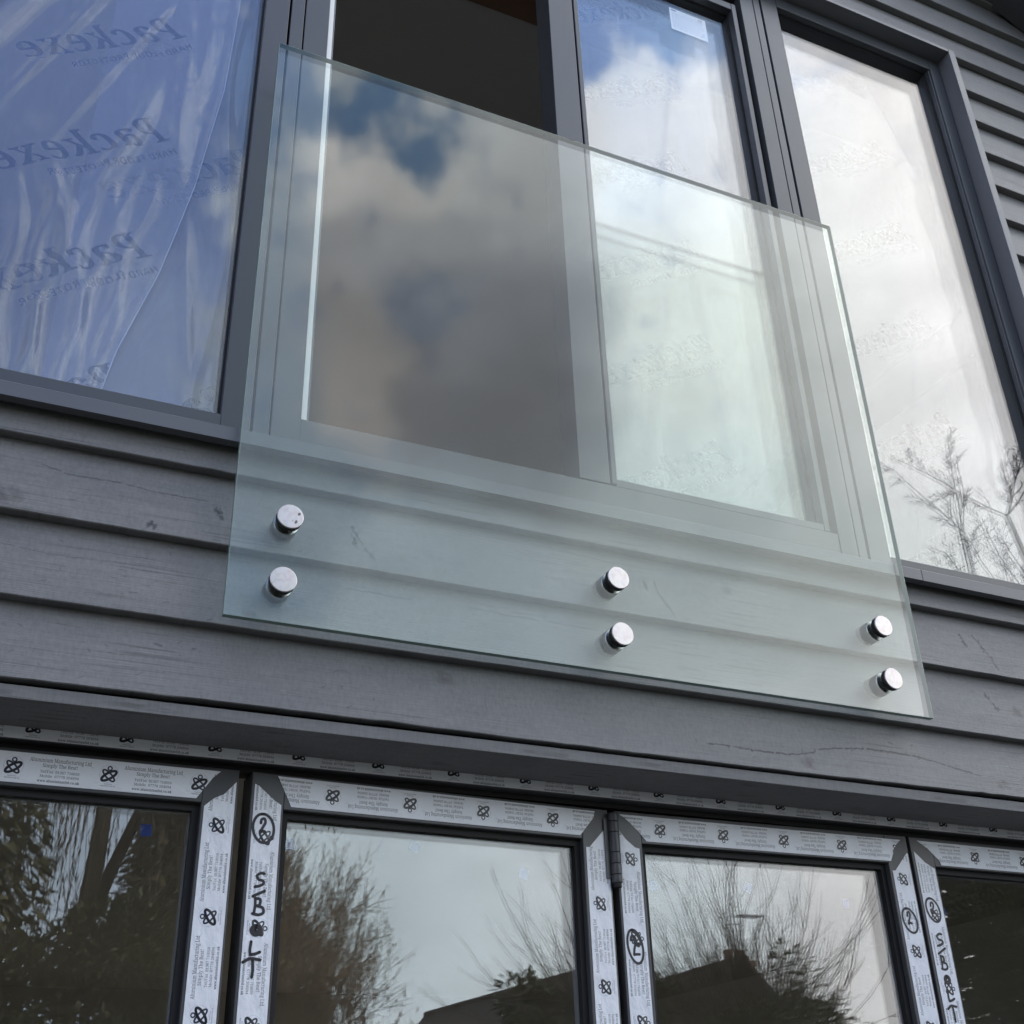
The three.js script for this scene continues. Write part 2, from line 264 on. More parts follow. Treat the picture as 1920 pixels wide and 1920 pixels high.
mesh('door_head_board', box(-2.7, 5.2, .6825, .7055, -.205, -.055, .0015), S({ map: woodColor, bumpMap: woodBump, bumpScale: .0005, roughness: .62 }), wall);
mesh('gap_backing', box(-2.7, 5.2, .7057, .735, -.095, -.075), M.black, wall);

// sloping eaves over the gable
{
  const roof = thing('gable_roof', 'dark grey sloping gable eaves at the top of the clad wall', 'roof');
  const ang = Math.atan(.524), ax = 1.25, ay = gable(1.25) + H;
  for (const s of [1, -1]) {
    const put = g => { g.rotateZ(-s * ang); g.translate(ax, ay, 0); return planarUV(g); };
    const L = 4.6, o = s > 0 ? L / 2 : -L / 2;
    mesh('soffit', put(new THREE.BoxGeometry(L, .018, .17).translate(o, .010, .030)), S({ color: rgb(.05, .053, .06), roughness: .7 }), roof);
    mesh('barge_board', put(new THREE.BoxGeometry(L, .2, .022).translate(o, .09, .127)), M.frame, roof);
    mesh('roof_slope', put(new THREE.BoxGeometry(L + .1, .05, 7.0).translate(o, .22, -3.33)), S({ color: rgb(.06, .06, .065), roughness: .9 }), roof);
  }
}

// ---------------------------------------------------------------- rooms behind the glass
{
  const st = (n, ...a) => structure(n, box(...a), n.includes('ceiling') ? M.darkPly : n.includes('floor') ? M.floor : M.plaster);
  const withHole = (n, x0, x1, y0, y1, h) => { for (const q of [[x0, h[0], y0, y1], [h[1], x1, y0, y1], [h[0], h[1], y0, h[2]], [h[0], h[1], h[3], y1]]) st(n, ...q, -5.30, -5.2); };
  st('upper_room_floor', -2.2, 4.2, 1.0, 1.18, -5.2, -.262); st('upper_room_ceiling', -2.2, 4.2, 3.62, 3.7, -5.2, -.262);
  structure('ceiling_timber', box(-2.2, 4.2, 3.594, 3.6195, -.62, -.263), S({ color: rgb(.20, .11, .065), roughness: .75 }));
  st('upper_room_wall', -2.3, -2.2, 1.0, 3.7, -5.2, -.262); st('upper_room_wall', 4.2, 4.3, 1.0, 3.7, -5.2, -.262); withHole('upper_room_wall', -2.2, 4.2, 1.0, 3.7, [.2, 2.2, 1.25, 2.15]);
  st('lower_room_floor', -2.2, 4.2, -H + .01, -H + .05, -5.2, -.262); st('lower_room_ceiling', -2.2, 4.2, .92, .98, -5.2, -.262);
  st('lower_room_wall', -2.3, -2.2, -H, .98, -5.2, -.262); st('lower_room_wall', 4.2, 4.3, -H, .98, -5.2, -.262); withHole('lower_room_wall', -2.2, 4.2, -H, .98, [.8, 2.4, -H + .06, .16]);
}

// glazed openings in the rear wall
for (const [x0, x1, y0, y1, label, name] of [[.8, 2.4, -H + .06, .16, 'glazed rear doors at the back of the ground floor room', 'rear_doors'], [.2, 2.2, 1.25, 2.15, 'rear window at the back of the upper room', 'rear_window']]) {
  const t = thing(name, label, name === 'rear_window' ? 'window' : 'door'), z0 = -5.46, z1 = -5.38, f = .055, xm = (x0 + x1) / 2;
  mesh('frame', merge([box(x0, x0 + f, y0, y1, z0, z1), box(x1 - f, x1, y0, y1, z0, z1), box(x0 + f, x1 - f, y1 - f, y1, z0, z1), box(x0 + f, x1 - f, y0, y0 + f, z0, z1), box(xm - .03, xm + .03, y0 + f, y1 - f, z0, z1)]), M.frame, t);
  mesh('pane', box(x0 + f, xm - .03, y0 + f, y1 - f, -5.424, -5.418), M.pane, t); mesh('pane', box(xm + .03, x1 - f, y0 + f, y1 - f, -5.424, -5.418), M.pane, t);
}

// ---------------------------------------------------------------- windows
const ZF = -.085, ZP = -.112;                       // faces of the frames and of the panes
function doubleGlazing(parent, x0, x1, y0, y1, z = ZP, gap = .018) {
  mesh('outer_pane', box(x0, x1, y0, y1, z - .004, z), M.pane, parent);
  mesh('inner_pane', box(x0, x1, y0, y1, z - .008 - gap, z - .004 - gap), M.pane, parent);
  const w = .010, a = z - .0042 - gap, b = z - .0042;
  mesh('spacer_bar', merge([box(x0, x1, y0, y0 + w, a, b), box(x0, x1, y1 - w, y1, a, b), box(x0, x0 + w, y0 + w, y1 - w, a, b), box(x1 - w, x1, y0 + w, y1 - w, a, b)]), M.spacer, parent);
}
const bar = (parent, name, x0, x1, y0, y1, z1 = ZF, mat = M.frame, r = .0015, z0 = -.165) => mesh(name, box(x0, x1, y0, y1, z0, z1, r), mat, parent);
// a glazing gasket round an opening in a frame
function gasketRing(parent, x0, x1, y0, y1, z, w = .004) { mesh('gasket', merge([box(x0, x1, y0, y0 + w, z, z + .006), box(x0, x1, y1 - w, y1, z, z + .006), box(x0, x0 + w, y0 + w, y1 - w, z, z + .006), box(x1 - w, x1, y0 + w, y1 - w, z, z + .006)]), M.gasket, parent); }
const YB = 1.24, YT = 3.44;
{
  const w = thing('fixed_window', 'tall dark grey aluminium window with blue reflection and wrinkled film', 'window');
  bar(w, 'mullion', .3165, .3745, YB, YT); bar(w, 'bottom_rail', -.76, .3165, YB, 1.319, ZF - .001); bar(w, 'top_rail', -.76, .3165, 3.385, YT, ZF - .001); bar(w, 'jamb', -.80, -.74, YB, YT);
  doubleGlazing(w, -.755, .328, 1.308, 3.398); gasketRing(w, -.74, .3165, 1.319, 3.385, ZP);
}
{
  const w = thing('sliding_window', 'two-panel dark grey window with one half open onto a dark room', 'window');
  bar(w, 'gap_strip', .3745, .3800, YB, YT, -.125, M.gasket); bar(w, 'mullion', .3800, .4125, YB, YT); bar(w, 'gap_strip', .4125, .4160, YB, YT, -.105, M.gasket);
  bar(w, 'jamb', .4160, .4760, YB, YT); mesh('white_seal', box(.4762, .4880, 1.348, 3.36, -.155, -.088, .001), M.seal, w); mesh('jamb_liner', box(.488, .4935, 1.348, 3.36, -.16, -.094, .001), M.trim, w);
  bar(w, 'bottom_rail', .4760, 1.8320, YB, 1.348, ZF - .002); bar(w, 'top_rail', .4760, 1.8320, 3.36, YT, ZF - .002);
  // middle stile, then the closed casement
  bar(w, 'stile', 1.1145, 1.1930, 1.351, 3.36, ZF - .001); bar(w, 'gap_strip', 1.1930, 1.1985, 1.348, 3.36, -.10, M.gasket);
  const sx0 = 1.1975, sx1 = 1.8175, sy0 = 1.354, sy1 = 3.315, zs = ZF - .010;
  bar(w, 'casement_stile', 1.1985, 1.2120, sy0, sy1, ZF - .0015); bar(w, 'casement_stile', 1.8000, sx1, sy0, sy1, zs); bar(w, 'casement_rail', 1.2120, 1.8000, sy0, 1.3735, zs - .001); bar(w, 'casement_rail', 1.2120, 1.8000, 3.285, sy1, zs - .001);
  doubleGlazing(w, 1.200, 1.812, 1.362, 3.298, ZP - .014); gasketRing(w, 1.212, 1.80, 1.3735, 3.285, ZP - .014);
  bar(w, 'gap_strip', 1.8175, 1.8310, 1.348, 3.36, -.128, M.gasket); bar(w, 'top_gap', 1.1975, 1.8310, 3.315, 3.36, -.13, M.gasket);
  bar(w, 'jamb', 1.8310, 1.8835, YB, YT, ZF + .0005); bar(w, 'gap_strip', 1.8835, 1.8865, YB, YT, -.10, M.gasket); bar(w, 'mullion', 1.8865, 1.9125, YB, YT); bar(w, 'gap_strip', 1.9125, 1.9205, YB, YT, -.125, M.gasket);
}
{
  const w = thing('fixed_window', 'tall dark grey aluminium window mirroring bright white cloud and birch twigs', 'window');
  bar(w, 'mullion', 1.9205, 1.9860, YB, YT); bar(w, 'bottom_rail', 1.9880, 2.6500, YB, 1.313, ZF - .001); bar(w, 'top_rail', 1.9880, 2.6500, 3.385, YT, ZF - .001); bar(w, 'jamb', 2.6500, 2.6980, YB, YT);
  bar(w, 'glazing_bead', 2.6440, 2.6500, 1.313, 3.385, ZF - .006);
  doubleGlazing(w, 1.976, 2.660, 1.302, 3.398); gasketRing(w, 1.988, 2.644, 1.313, 3.385, ZP);
}
// the pressed metal sill, in two lengths
{
  const s = thing('window_sill', 'long grey pressed aluminium window sill with a butt joint', 'sill');
  const sec = (x0, x1) => {
    const sh = new THREE.Shape(); const P = [[-.018, 1.220], [-.018, 1.2485], [-.0195, 1.250], [-.090, 1.262], [-.090, 1.256], [-.024, 1.2445], [-.024, 1.2225], [-.040, 1.2225], [-.040, 1.220]];
    P.forEach(([z, y], i) => i ? sh.lineTo(-z, y + H) : sh.moveTo(-z, y + H));
    const g = new THREE.ExtrudeGeometry(sh, { depth: x1 - x0, bevelEnabled: false }); g.rotateY(Math.PI / 2); g.translate(x0, 0, 0); return planarUV(g);
  };
  const m = S({ color: rgb(.085, .09, .103), roughness: .40, roughnessMap: dust });
  mesh('sill_section', sec(-.83, 2.0075), m, s); mesh('sill_section', sec(2.0095, 2.735), m, s);
}
// trim standing round the window opening
{
  const s = thing('window_surround', 'grey painted timber trim framing the right side and head of windows', 'window trim');
  mesh('jamb_trim', box(2.700, 2.7295, 1.262, 3.4555, -.10, -.030, .0015), M.trim, s); mesh('head_trim', box(-.83, 2.700, 3.440, 3.4553, -.10, -.0305, .0015), M.trim, s); mesh('jamb_trim', box(-.83, -.80, 1.262, 3.4395, -.10, -.030, .0015), M.trim, s);
}

// ---------------------------------------------------------------- protective film hung inside the windows
function filmPrint(x0, x1, y0, y1, cols, pitch, phase, tilt, seed) {
  const W = 1024, Hh = 2048, [c, g] = canvas(W, Hh), sx = W / (x1 - x0), sy = Hh / (y1 - y0), R = rng(seed);
  g.fillStyle = 'rgb(210,213,228)'; g.fillRect(0, 0, W, Hh);
  // soft smears of adhesive and grime
  for (let i = 0; i < 420; i++) { const x = R() * W, y = R() * Hh, l = 20 + R() * 190, w = 2 + R() * 16; g.save(); g.translate(x, y); g.rotate((R() - .5) * .5); g.fillStyle = R() < .5 ? `rgba(176,182,214,${.05 + .16 * R()})` : `rgba(236,238,250,${.05 + .16 * R()})`; g.beginPath(); g.ellipse(0, 0, w, l, 0, 0, 7); g.fill(); g.restore(); }
  for (const cx of cols) for (let k = -1; k < 9; k++) {
    const y = phase + k * pitch; g.save(); g.translate((cx - x0) * sx, Hh - (y - y0) * sy); g.scale(sx, sy); g.rotate(-tilt); g.scale(-1, 1);
    g.fillStyle = 'rgb(16,19,44)';
    g.save(); g.scale(.001, .001); g.font = 'italic bold 96px serif'; g.fillText('Packexe', -22, -2); g.font = '26px sans-serif'; g.fillText('®', 335, 6);
    g.font = 'bold 25px sans-serif'; g.fillText('HARD FLOOR PROTECTOR', -14, 40); g.restore(); g.restore();
  }
  return c;
}
function filmMat(c, base = .86) {
  return S({ map: canvasTex(c), transmissionMap: canvasTex(c, false), transmission: base / .82, roughness: .06, thickness: 0, ior: 1.62 }, THREE.MeshPhysicalMaterial);
}
// sheet: right edge given as a function of height; folds push it in and out
function filmSheet(x0, xr, y0, y1, z, nx, ny, fold, uvr) {
  const pos = [], uv = [], idx = [];
  for (let j = 0; j <= ny; j++) for (let i = 0; i <= nx; i++) {
    const y = lerp(y0, y1, j / ny), X1 = xr(y), x = lerp(x0, X1, i / nx), d = fold(x, y, i / nx);
    pos.push(x + d[1], y + d[2] + H, z + d[0]); uv.push((x - uvr[0]) / (uvr[1] - uvr[0]), (y - uvr[2]) / (uvr[3] - uvr[2]));
  }
  for (let j = 0; j < ny; j++) for (let i = 0; i < nx; i++) { const a = j * (nx + 1) + i, b = a + 1, c = a + nx + 1, d = c + 1; idx.push(a, b, d, a, d, c); }
  const g = new THREE.BufferGeometry(); g.setAttribute('position', new THREE.Float32BufferAttribute(pos, 3)); g.setAttribute('uv', new THREE.Float32BufferAttribute(uv, 2)); g.setIndex(idx); g.computeVertexNormals(); return g;
}
const edgeL = y => { const P = [[1.30, .085], [1.359, .09], [1.467, .106], [1.68, .164], [1.959, .214], [2.284, .251], [2.576, .262], [3.4, .275]]; for (let i = 0; i + 1 < P.length; i++) if (y <= P[i + 1][0]) return lerp(P[i][1], P[i + 1][1], clamp((y - P[i][0]) / (P[i + 1][0] - P[i][0]), 0, 1)); return .275; };
const ridge = (t, w) => Math.exp(-t * t / (w * w));
const foldsA = (x, y, s) => {
  let d = .010 * (fbm(x * 3 + 20, y * 1.3 + 9, 4096, 4096, 201, 3) - .5);
  // pleats pulled down from the lower left, creases running from the upper left
  const pl = smooth(2.05, 1.6, y);
  for (const [px, dx, a, w] of [[-.075, .03, .010, .012], [-.035, -.02, .007, .009], [.01, .01, .009, .010], [.055, -.05, .008, .012], [.085, -.03, .006, .008], [.12, -.09, .007, .009], [-.14, .06, .010, .016], [-.22, .05, .008, .014]]) d += a * pl * ridge(x - px - dx * (1.9 - y) - .010 * Math.sin(y * 17 + px * 60), w);
  for (const [px, py, a] of [[-.18, 2.5, .010], [-.10, 2.35, .006], [-.26, 2.2, .008], [.02, 2.3, .004]]) d += a * ridge((x - px) * .94 + (y - py) * -.35, .014) * smooth(.5, .1, Math.abs(y - py));
  // broad slack folds
  for (const [px, py, k, a, w, l] of [[-.16, 2.45, .55, .016, .030, .55], [.16, 2.25, -.10, .010, .022, .45], [.05, 2.05, .25, .009, .020, .30], [-.05, 1.75, -.30, .012, .026, .32], [.20, 2.5, .08, .008, .018, .4]]) d += a * ridge((x - px) - k * (y - py) - .012 * Math.sin(y * 9 + px * 30), w) * smooth(l, l * .25, Math.abs(y - py));
  d += .0035 * (fbm(x * 26, y * 14, 4096, 4096, 208, 3) - .5) * smooth(.42, .62, fbm(x * 4 + 3, y * 3 + 8, 4096, 4096, 209, 2));
  d += .006 * smooth(.985, 1, s);
  return [d, .004 * (fbm(x * 5, y * 3, 4096, 4096, 210, 2) - .5), .012 * pl * (fbm(x * 9, y * 2, 4096, 4096, 214, 2) - .5)];
};
const foldsB = (x, y) => [.012 * (fbm(x * 4 + 7, y * 1.5, 4096, 4096, 221, 3) - .5) + .006 * ridge(x - .285 + .02 * Math.sin(y * 6), .008) + .005 * ridge(x - .24 + (y - 1.6) * .12, .012) * smooth(2.0, 1.6, y), 0, 0];
const foldsC = seed => (x, y) => {
  let d = .014 * (fbm(x * 3 + seed, y * 1.6, 4096, 4096, seed, 4) - .5); const R = rng(seed);
  for (let i = 0; i < 9; i++) { const px = 1.2 + R() * 1.5, k = (R() - .5) * .9, yc = 1.4 + R() * 2, a = .003 + R() * .006; d += a * ridge(x - px - k * (y - yc), .006 + R() * .012) * smooth(.55, .1, Math.abs(y - yc)); }
  return [d, .003 * (fbm(x * 7, y * 4, 4096, 4096, seed + 9, 2) - .5), 0];
};
{
  const rA = [-.78, .34, 1.30, 3.42], cA = filmPrint(...rA, [.134, -.37], .343, 2.406 - .343 * 4, .60, 11);
  const fA = thing('protective_film', 'wrinkled blue clear film with curved free edge inside blue window', 'film');
  mesh('film_sheet', filmSheet(-.76, edgeL, 1.29, 3.41, -.166, 130, 240, foldsA, rA), filmMat(cA), fA);
  const hem = new Geo(); for (let j = 0; j < 90; j++) { const ya = lerp(1.29, 3.41, j / 90), yb = lerp(1.29, 3.41, (j + 1) / 90); const q = y => { const x = edgeL(y), d = foldsA(x, y, 1); return [x + d[1] + .0006, y + d[2] + H, -.166 + d[0]]; }; hem.tube(q(ya), q(yb), .0013, .0013, 5); }
  mesh('hem', hem.build(), S({ color: rgb(.34, .42, .62), roughness: .2 }), fA);
  const cB = filmPrint(...rA, [.36], .686, 2.09 - .686 * 2, .60, 12);
  const fB = thing('protective_film', 'flatter blue film strip behind the curved film edge', 'film');
  mesh('film_sheet', filmSheet(-.02, () => .315, 1.29, 3.41, -.188, 50, 160, foldsB, rA), filmMat(cB), fB);
  const rC = [1.19, 1.82, 1.34, 3.32], cC = filmPrint(...rC, [1.60], .338, 1.554 - .338, .52, 13);
  const fC = thing('protective_film', 'creased printed film inside the closed casement beside the open half', 'film');
  mesh('film_sheet', filmSheet(1.204, () => 1.797, 1.36, 3.30, -.182, 70, 200, foldsC(231), rC), filmMat(cC), fC);
  const rD = [1.97, 2.66, 1.30, 3.42], cD = filmPrint(...rD, [2.43], .365, 1.854 - .365 * 2, .54, 14);
  const fD = thing('protective_film', 'creased printed film inside the bright white window', 'film');
  mesh('film_sheet', filmSheet(1.982, () => 2.648, 1.29, 3.41, -.176, 80, 220, foldsC(251), rD), filmMat(cD), fD);
}
// paper certificate stuck in the corner of the casement
{
  const [c, g] = canvas(512, 384); g.fillStyle = 'rgb(228,232,240)'; g.fillRect(0, 0, 512, 384); g.fillStyle = 'rgb(70,80,110)'; g.fillRect(24, 22, 70, 20);
  g.fillStyle = 'rgba(120,130,155,.75)'; const R = rng(5); for (let k = 0; k < 13; k++) { let x = 22; while (x < 440) { const w = 10 + R() * 50; g.fillRect(x, 70 + k * 22, w, 7); x += w + 8; } }
  g.fillStyle = 'rgb(120,84,40)'; g.font = 'bold 54px sans-serif'; g.fillText('CE', 400, 64);
  const t = thing('paper_certificate', 'small white printed paper stuck in top corner of casement glass', 'paper label');
  mesh('paper', box(1.590, 1.727, 3.150, 3.252, -.1345, -.1341), S({ map: canvasTex(c), roughness: .8 }), t);
  const gg = t.children[0].geometry, p = gg.attributes.position, uv = gg.attributes.uv; for (let i = 0; i < p.count; i++) uv.setXY(i, (p.getX(i) - 1.590) / .137, (p.getY(i) - H - 3.150) / .102);
  t.children[0].position.z = -.0136 + .0; 
}

// ---------------------------------------------------------------- the glass balustrade
{
  const t = thing('glass_balustrade', 'frameless clear glass balustrade panel on round steel standoffs', 'glass panel');
  const gx0 = .3435, gx1 = 1.9305, gy0 = .8565, gy1 = 2.3135, TH = .0135;
  mesh('glass_panel', box(gx0, gx1, gy0, gy1, -TH, 0), M.balGlass, t);
  const e = .0006, edge = (x0, x1, y0, y1) => mesh('polished_edge', box(x0, x1, y0, y1, -TH + .0004, -.0004, .0011), M.glassEdge, t);
  edge(gx0 - e, gx0 + e, gy0, gy1); edge(gx1 - e, gx1 + e, gy0, gy1); edge(gx0, gx1, gy0 - e, gy0 + e); edge(gx0, gx1, gy1 - e, gy1 + e);
  const lathe = (pts, n = 56) => { const g = new THREE.LatheGeometry(pts.map(p => new THREE.Vector2(...p)), n); g.rotateX(Math.PI / 2); return g; };
  const cap = lathe([[0, .0145], [.0232, .0145], [.0243, .0141], [.0248, .0132], [.0248, .0116], [.0244, .0112], [0, .0112]]);
  const gasket = lathe([[0, .0112], [.0244, .0112], [.0244, .0002], [0, .0002]]);
  const rear = lathe([[0, -.0138], [.0238, -.0138], [.0238, -.0190], [.0246, -.0192], [.0246, -.0600], [0, -.0600]]);
  const smudge = seed => { const R = rng(seed), [c, g] = canvas(256, 256); g.fillStyle = 'rgb(224,222,222)'; g.fillRect(0, 0, 256, 256); for (let i = 0; i < 40; i++) { g.fillStyle = `rgba(${190 + R() * 30},${186 + R() * 26},${186 + R() * 26},.25)`; g.beginPath(); g.ellipse(R() * 256, R() * 256, 10 + R() * 40, 6 + R() * 14, R() * 3, 0, 7); g.fill(); } return [c, g]; };
  const spots = [[.4453, 1.0629], [.4409, .9336], [1.1344, 1.059], [1.1338, .9341], [1.8236, 1.0591], [1.8227, .9313]];
  spots.forEach(([x, y], i) => {
    const s = new THREE.Group(); s.name = 'standoff'; s.position.set(x, y + H, 0); s.rotation.z = i * 1.1; t.add(s);
    const [c, g] = smudge(40 + i); if (i === 0) { g.fillStyle = 'rgb(128,118,118)'; for (const [u, v, w, h, a] of [[205, 92, 13, 17, .5], [180, 178, 12, 20, .4], [150, 170, 4, 6, 0]]) { g.beginPath(); g.ellipse(u, v, w, h, a, 0, 7); g.fill(); } s.rotation.z = 0; }
    const geo = cap.clone(), p = geo.attributes.position, uv = geo.attributes.uv; for (let k = 0; k < p.count; k++) uv.setXY(k, .5 + p.getX(k) / .052, .5 + p.getY(k) / .052);
    mesh('cap', geo, S({ map: canvasTex(c), color: rgb(.62, .60, .60), metalness: 1, roughness: .42 }), s);
    mesh('rubber_gasket', gasket, M.gasket, s); mesh('rear_body', rear, M.steel, s);
  });
}

// ---------------------------------------------------------------- bifold doors with printed protective tape
function tapeTexture() {
  const [c, g] = canvas(1024, 344); g.fillStyle = 'rgb(222,226,233)'; g.fillRect(0, 0, 1024, 344);
  const R = rng(15); for (let i = 0; i < 46; i++) { g.fillStyle = `rgba(${150 + R() * 30},${150 + R() * 28},${150 + R() * 24},${.04 + .10 * R()})`; g.beginPath(); g.ellipse(R() * 1024, R() * 344, 6 + R() * 60, 2 + R() * 9, (R() - .5) * 1.2, 0, 7); g.fill(); }
  const logo = (cx, cy) => {
    g.save(); g.translate(cx, cy);
    g.strokeStyle = 'rgba(130,150,170,.7)'; g.lineWidth = 3; g.beginPath(); g.arc(0, -14, 104, 0, 7); g.stroke();
    g.strokeStyle = 'rgb(40,44,58)'; g.lineWidth = 20; g.beginPath(); g.ellipse(-4, 6, 88, 30, .75, 0, 7); g.stroke();
    g.strokeStyle = 'rgb(18,20,30)'; g.lineWidth = 29; g.beginPath(); g.ellipse(0, 8, 92, 34, -.62, 0, 7); g.stroke();
    g.strokeStyle = 'rgb(40,44,58)'; g.lineWidth = 15; g.beginPath(); g.arc(2, -78, 22, 0, 7); g.stroke();
    g.fillStyle = 'rgb(70,74,88)'; g.textAlign = 'center'; g.font = '19px sans-serif'; g.fillText('Aluminium', 0, 112); g.fillText('Manufacturing Ltd', 0, 134); g.restore();
  };
  logo(150, 166); g.fillStyle = 'rgb(34,36,46)'; g.textAlign = 'center';
  g.font = '62px serif'; g.fillText('Aluminium Manufacturing Ltd', 640, 84, 660); g.font = '56px serif'; g.fillText('Simply The Best!', 640, 142, 380);
  g.font = '42px serif'; g.fillText('Tel/Fax  01367 710050', 645, 208, 420); g.fillText('Mobile  07778 204694', 645, 258, 420); g.font = 'bold 40px serif'; g.fillText('www.aluminiumltd.co.uk', 640, 312, 450);
  return canvasTex(c);
}
const tapeMap = tapeTexture();
M.tape = S({ map: tapeMap, roughness: .32, bumpMap: dataTex(512, 256, (u, v) => { const t = fbm(u * 7, v * 4, 7, 4, 601, 4); return [t, t, t]; }), bumpScale: .002 });
const PITCH = .1545, LOGO = 150 / 1024;
// poly: outline; mode: how the print runs; a: where a logo sits along the strip; b: the strip's edge where the print's foot is
function tapeStrip(poly, mode, a, b, z, width = .0515) {
  const sh = new THREE.Shape(poly.map(p => new THREE.Vector2(p[0], p[1]))), g = new THREE.ExtrudeGeometry(sh, { depth: .0004, bevelEnabled: false });
  const p = g.attributes.position, uv = g.attributes.uv;
  for (let i = 0; i < p.count; i++) {
    const x = p.getX(i), y = p.getY(i); let u, v;
    if (mode === 'right') { u = (x - a) / PITCH; v = (y - b) / width; } else if (mode === 'turned') { u = (a - x) / PITCH; v = (b - y) / width; } else if (mode === 'up') { u = (y - a) / PITCH; v = (b - x) / width; } else { u = (a - y) / PITCH; v = (x - b) / width; }
    uv.setXY(i, u + LOGO, v);
  }
  g.translate(0, H, z); return g;
}
// marker pen strokes: polylines on a face, as thin ribbons of ink
function ink(lines, z, w = .0050) {
  const G = new Geo(); let k = 0;
  for (const L of lines) {
    const pts = L.length > 2 ? new THREE.CatmullRomCurve3(L.map(p => new THREE.Vector3(p[0], p[1], 0)), false, 'catmullrom', .5).getPoints(L.length * 8).map(v => [v.x, v.y]) : L;
    const zz = z + (k++) * .00003, hw = w / 2, side = (i) => { const a = pts[Math.max(0, i - 1)], b = pts[Math.min(pts.length - 1, i + 1)], l = Math.hypot(b[0] - a[0], b[1] - a[1]) || 1; return [-(b[1] - a[1]) / l * hw, (b[0] - a[0]) / l * hw]; };
    for (let i = 0; i + 1 < pts.length; i++) { const s = side(i), t = side(i + 1), a = pts[i], b = pts[i + 1]; G.quad([a[0] - s[0], a[1] - s[1] + H, zz], [b[0] - t[0], b[1] - t[1] + H, zz], [b[0] + t[0], b[1] + t[1] + H, zz], [a[0] + s[0], a[1] + s[1] + H, zz]); }
    for (const e of [pts[0], pts[pts.length - 1]]) for (let q = 0; q < 8; q++) { const a = q / 8 * 6.2832, b = (q + 1) / 8 * 6.2832; G.tri([e[0], e[1] + H, zz], [e[0] + hw * Math.cos(a), e[1] + hw * Math.sin(a) + H, zz], [e[0] + hw * Math.cos(b), e[1] + hw * Math.sin(b) + H, zz]); }
  }
  return G.build();
}
M.ink = S({ color: rgb(.012, .010, .018), roughness: .45 });
const glyph = (pts, x, y, sx, sy) => pts.map(p => [x + p[0] * sx, y + p[1] * sy]);
const ring = (x, y, rx, ry, sk = 0) => { const o = []; for (let i = 0; i <= 14; i++) { const a = -.4 + i / 14 * 6.5 + 1.9; o.push([x + rx * Math.cos(a) + sk * Math.sin(a), y + ry * Math.sin(a)]); } return o; };
const two = [[-.5, .35], [-.35, .85], [.25, .95], [.45, .45], [.0, -.2], [-.5, -.85], [-.45, -.9], [.1, -.72], [.6, -.85]];
const ess = [[.65, .9], [.1, .95], [-.55, .6], [-.3, .1], [.5, -.1], [.55, -.5], [-.1, -.8], [-.8, -.95]];
const bee = [[[-.5, 1], [-.45, .2], [-.55, -.8]], [[-.5, .95], [.2, .85], [.15, .25], [-.4, .1]], [[-.4, .15], [.6, -.05], [.75, -.6], [.1, -.85], [-.75, -.75]]];
const ell = [[[-.5, .9], [-.6, -.2], [-.5, -.85]], [[-.5, -.85], [.3, -.7], [.9, -.45]]];
const tee = [[[-1, .45], [-.2, .85], [.9, .75]], [[.05, .75], [.15, -.2], [.1, -1]]];
const ZD = -.2;
M.sticker = S({ color: rgb(.02, .055, .26), roughness: .6 });
function bifold(o) {
  const W = o.w, t = thing('bifold_door', o.label, 'door', null, [o.x, 0, o.z]); t.rotation.y = o.turn;
  const lw = o.lw, rw = o.rw, y1 = .6465, y0 = -H + .03, rb = .5825, D = -.062, r = .0018;
  mesh('stile', box(0, lw, y0, y1, D, 0, r), M.frameDoor, t); mesh('stile', box(W - rw, W, y0, y1, D, 0, r), M.frameDoor, t);
  mesh('top_rail', box(lw, W - rw, rb, y1, D, -.0004, r), M.frameDoor, t); mesh('bottom_rail', box(lw, W - rw, y0, y0 + .075, D, -.0004, r), M.frameDoor, t);
  const b = .0125, zi = -.024, X0 = lw, X1 = W - rw, Y0 = y0 + .075, Y1 = rb;
  mesh('glazing_gasket', merge([box(X0, X1, Y1 - b, Y1, zi - .02, zi + .010), box(X0, X1, Y0, Y0 + b, zi - .02, zi + .010), box(X0, X0 + b, Y0 + b, Y1 - b, zi - .02, zi + .010), box(X1 - b, X1, Y0 + b, Y1 - b, zi - .02, zi + .010)]), M.gasket, t);
  doubleGlazing(t, X0 + .004, X1 - .004, Y0 + .004, Y1 - .004, zi - .001, .016);
  for (const s of o.strips) mesh('protective_tape', tapeStrip(s[0], s[1], s[2], s[3], .0006), M.tape, t);
  if (o.ink) mesh('marker_writing', ink(o.ink, .0014), M.ink, t);
  for (const [sx, sy, a] of o.stickers) { const g = new THREE.BoxGeometry(.019, .021, .0003); g.rotateZ(a); g.translate(sx, sy + H, zi - .001 - .0292); mesh('blue_sticker', g, M.sticker, t); }
  const R = rng(900 + Math.round(o.x * 100)), K = new Geo(); for (let k = 0; k < 14; k++) { const x = X0 + .03 + R() * (X1 - X0 - .06), y = Y1 - .03 - R() * .5 + H, r = .0003 + R() * .0006, z = zi - .0006; K.quad([x - r, y - r, z], [x + r, y - r * .8, z], [x + r * .9, y + r, z], [x - r, y + r * .9, z]); }
  mesh('paint_specks', K.build(), M.seal, t).userData.kind = 'stuff';
  return t;
}
const rot2 = 2.0 * Math.PI / 180, rot3 = -1.45 * Math.PI / 180;
const W2 = .7465, d2x = .4605, hx = d2x + W2 * Math.cos(rot2), hz = ZD - W2 * Math.sin(rot2);
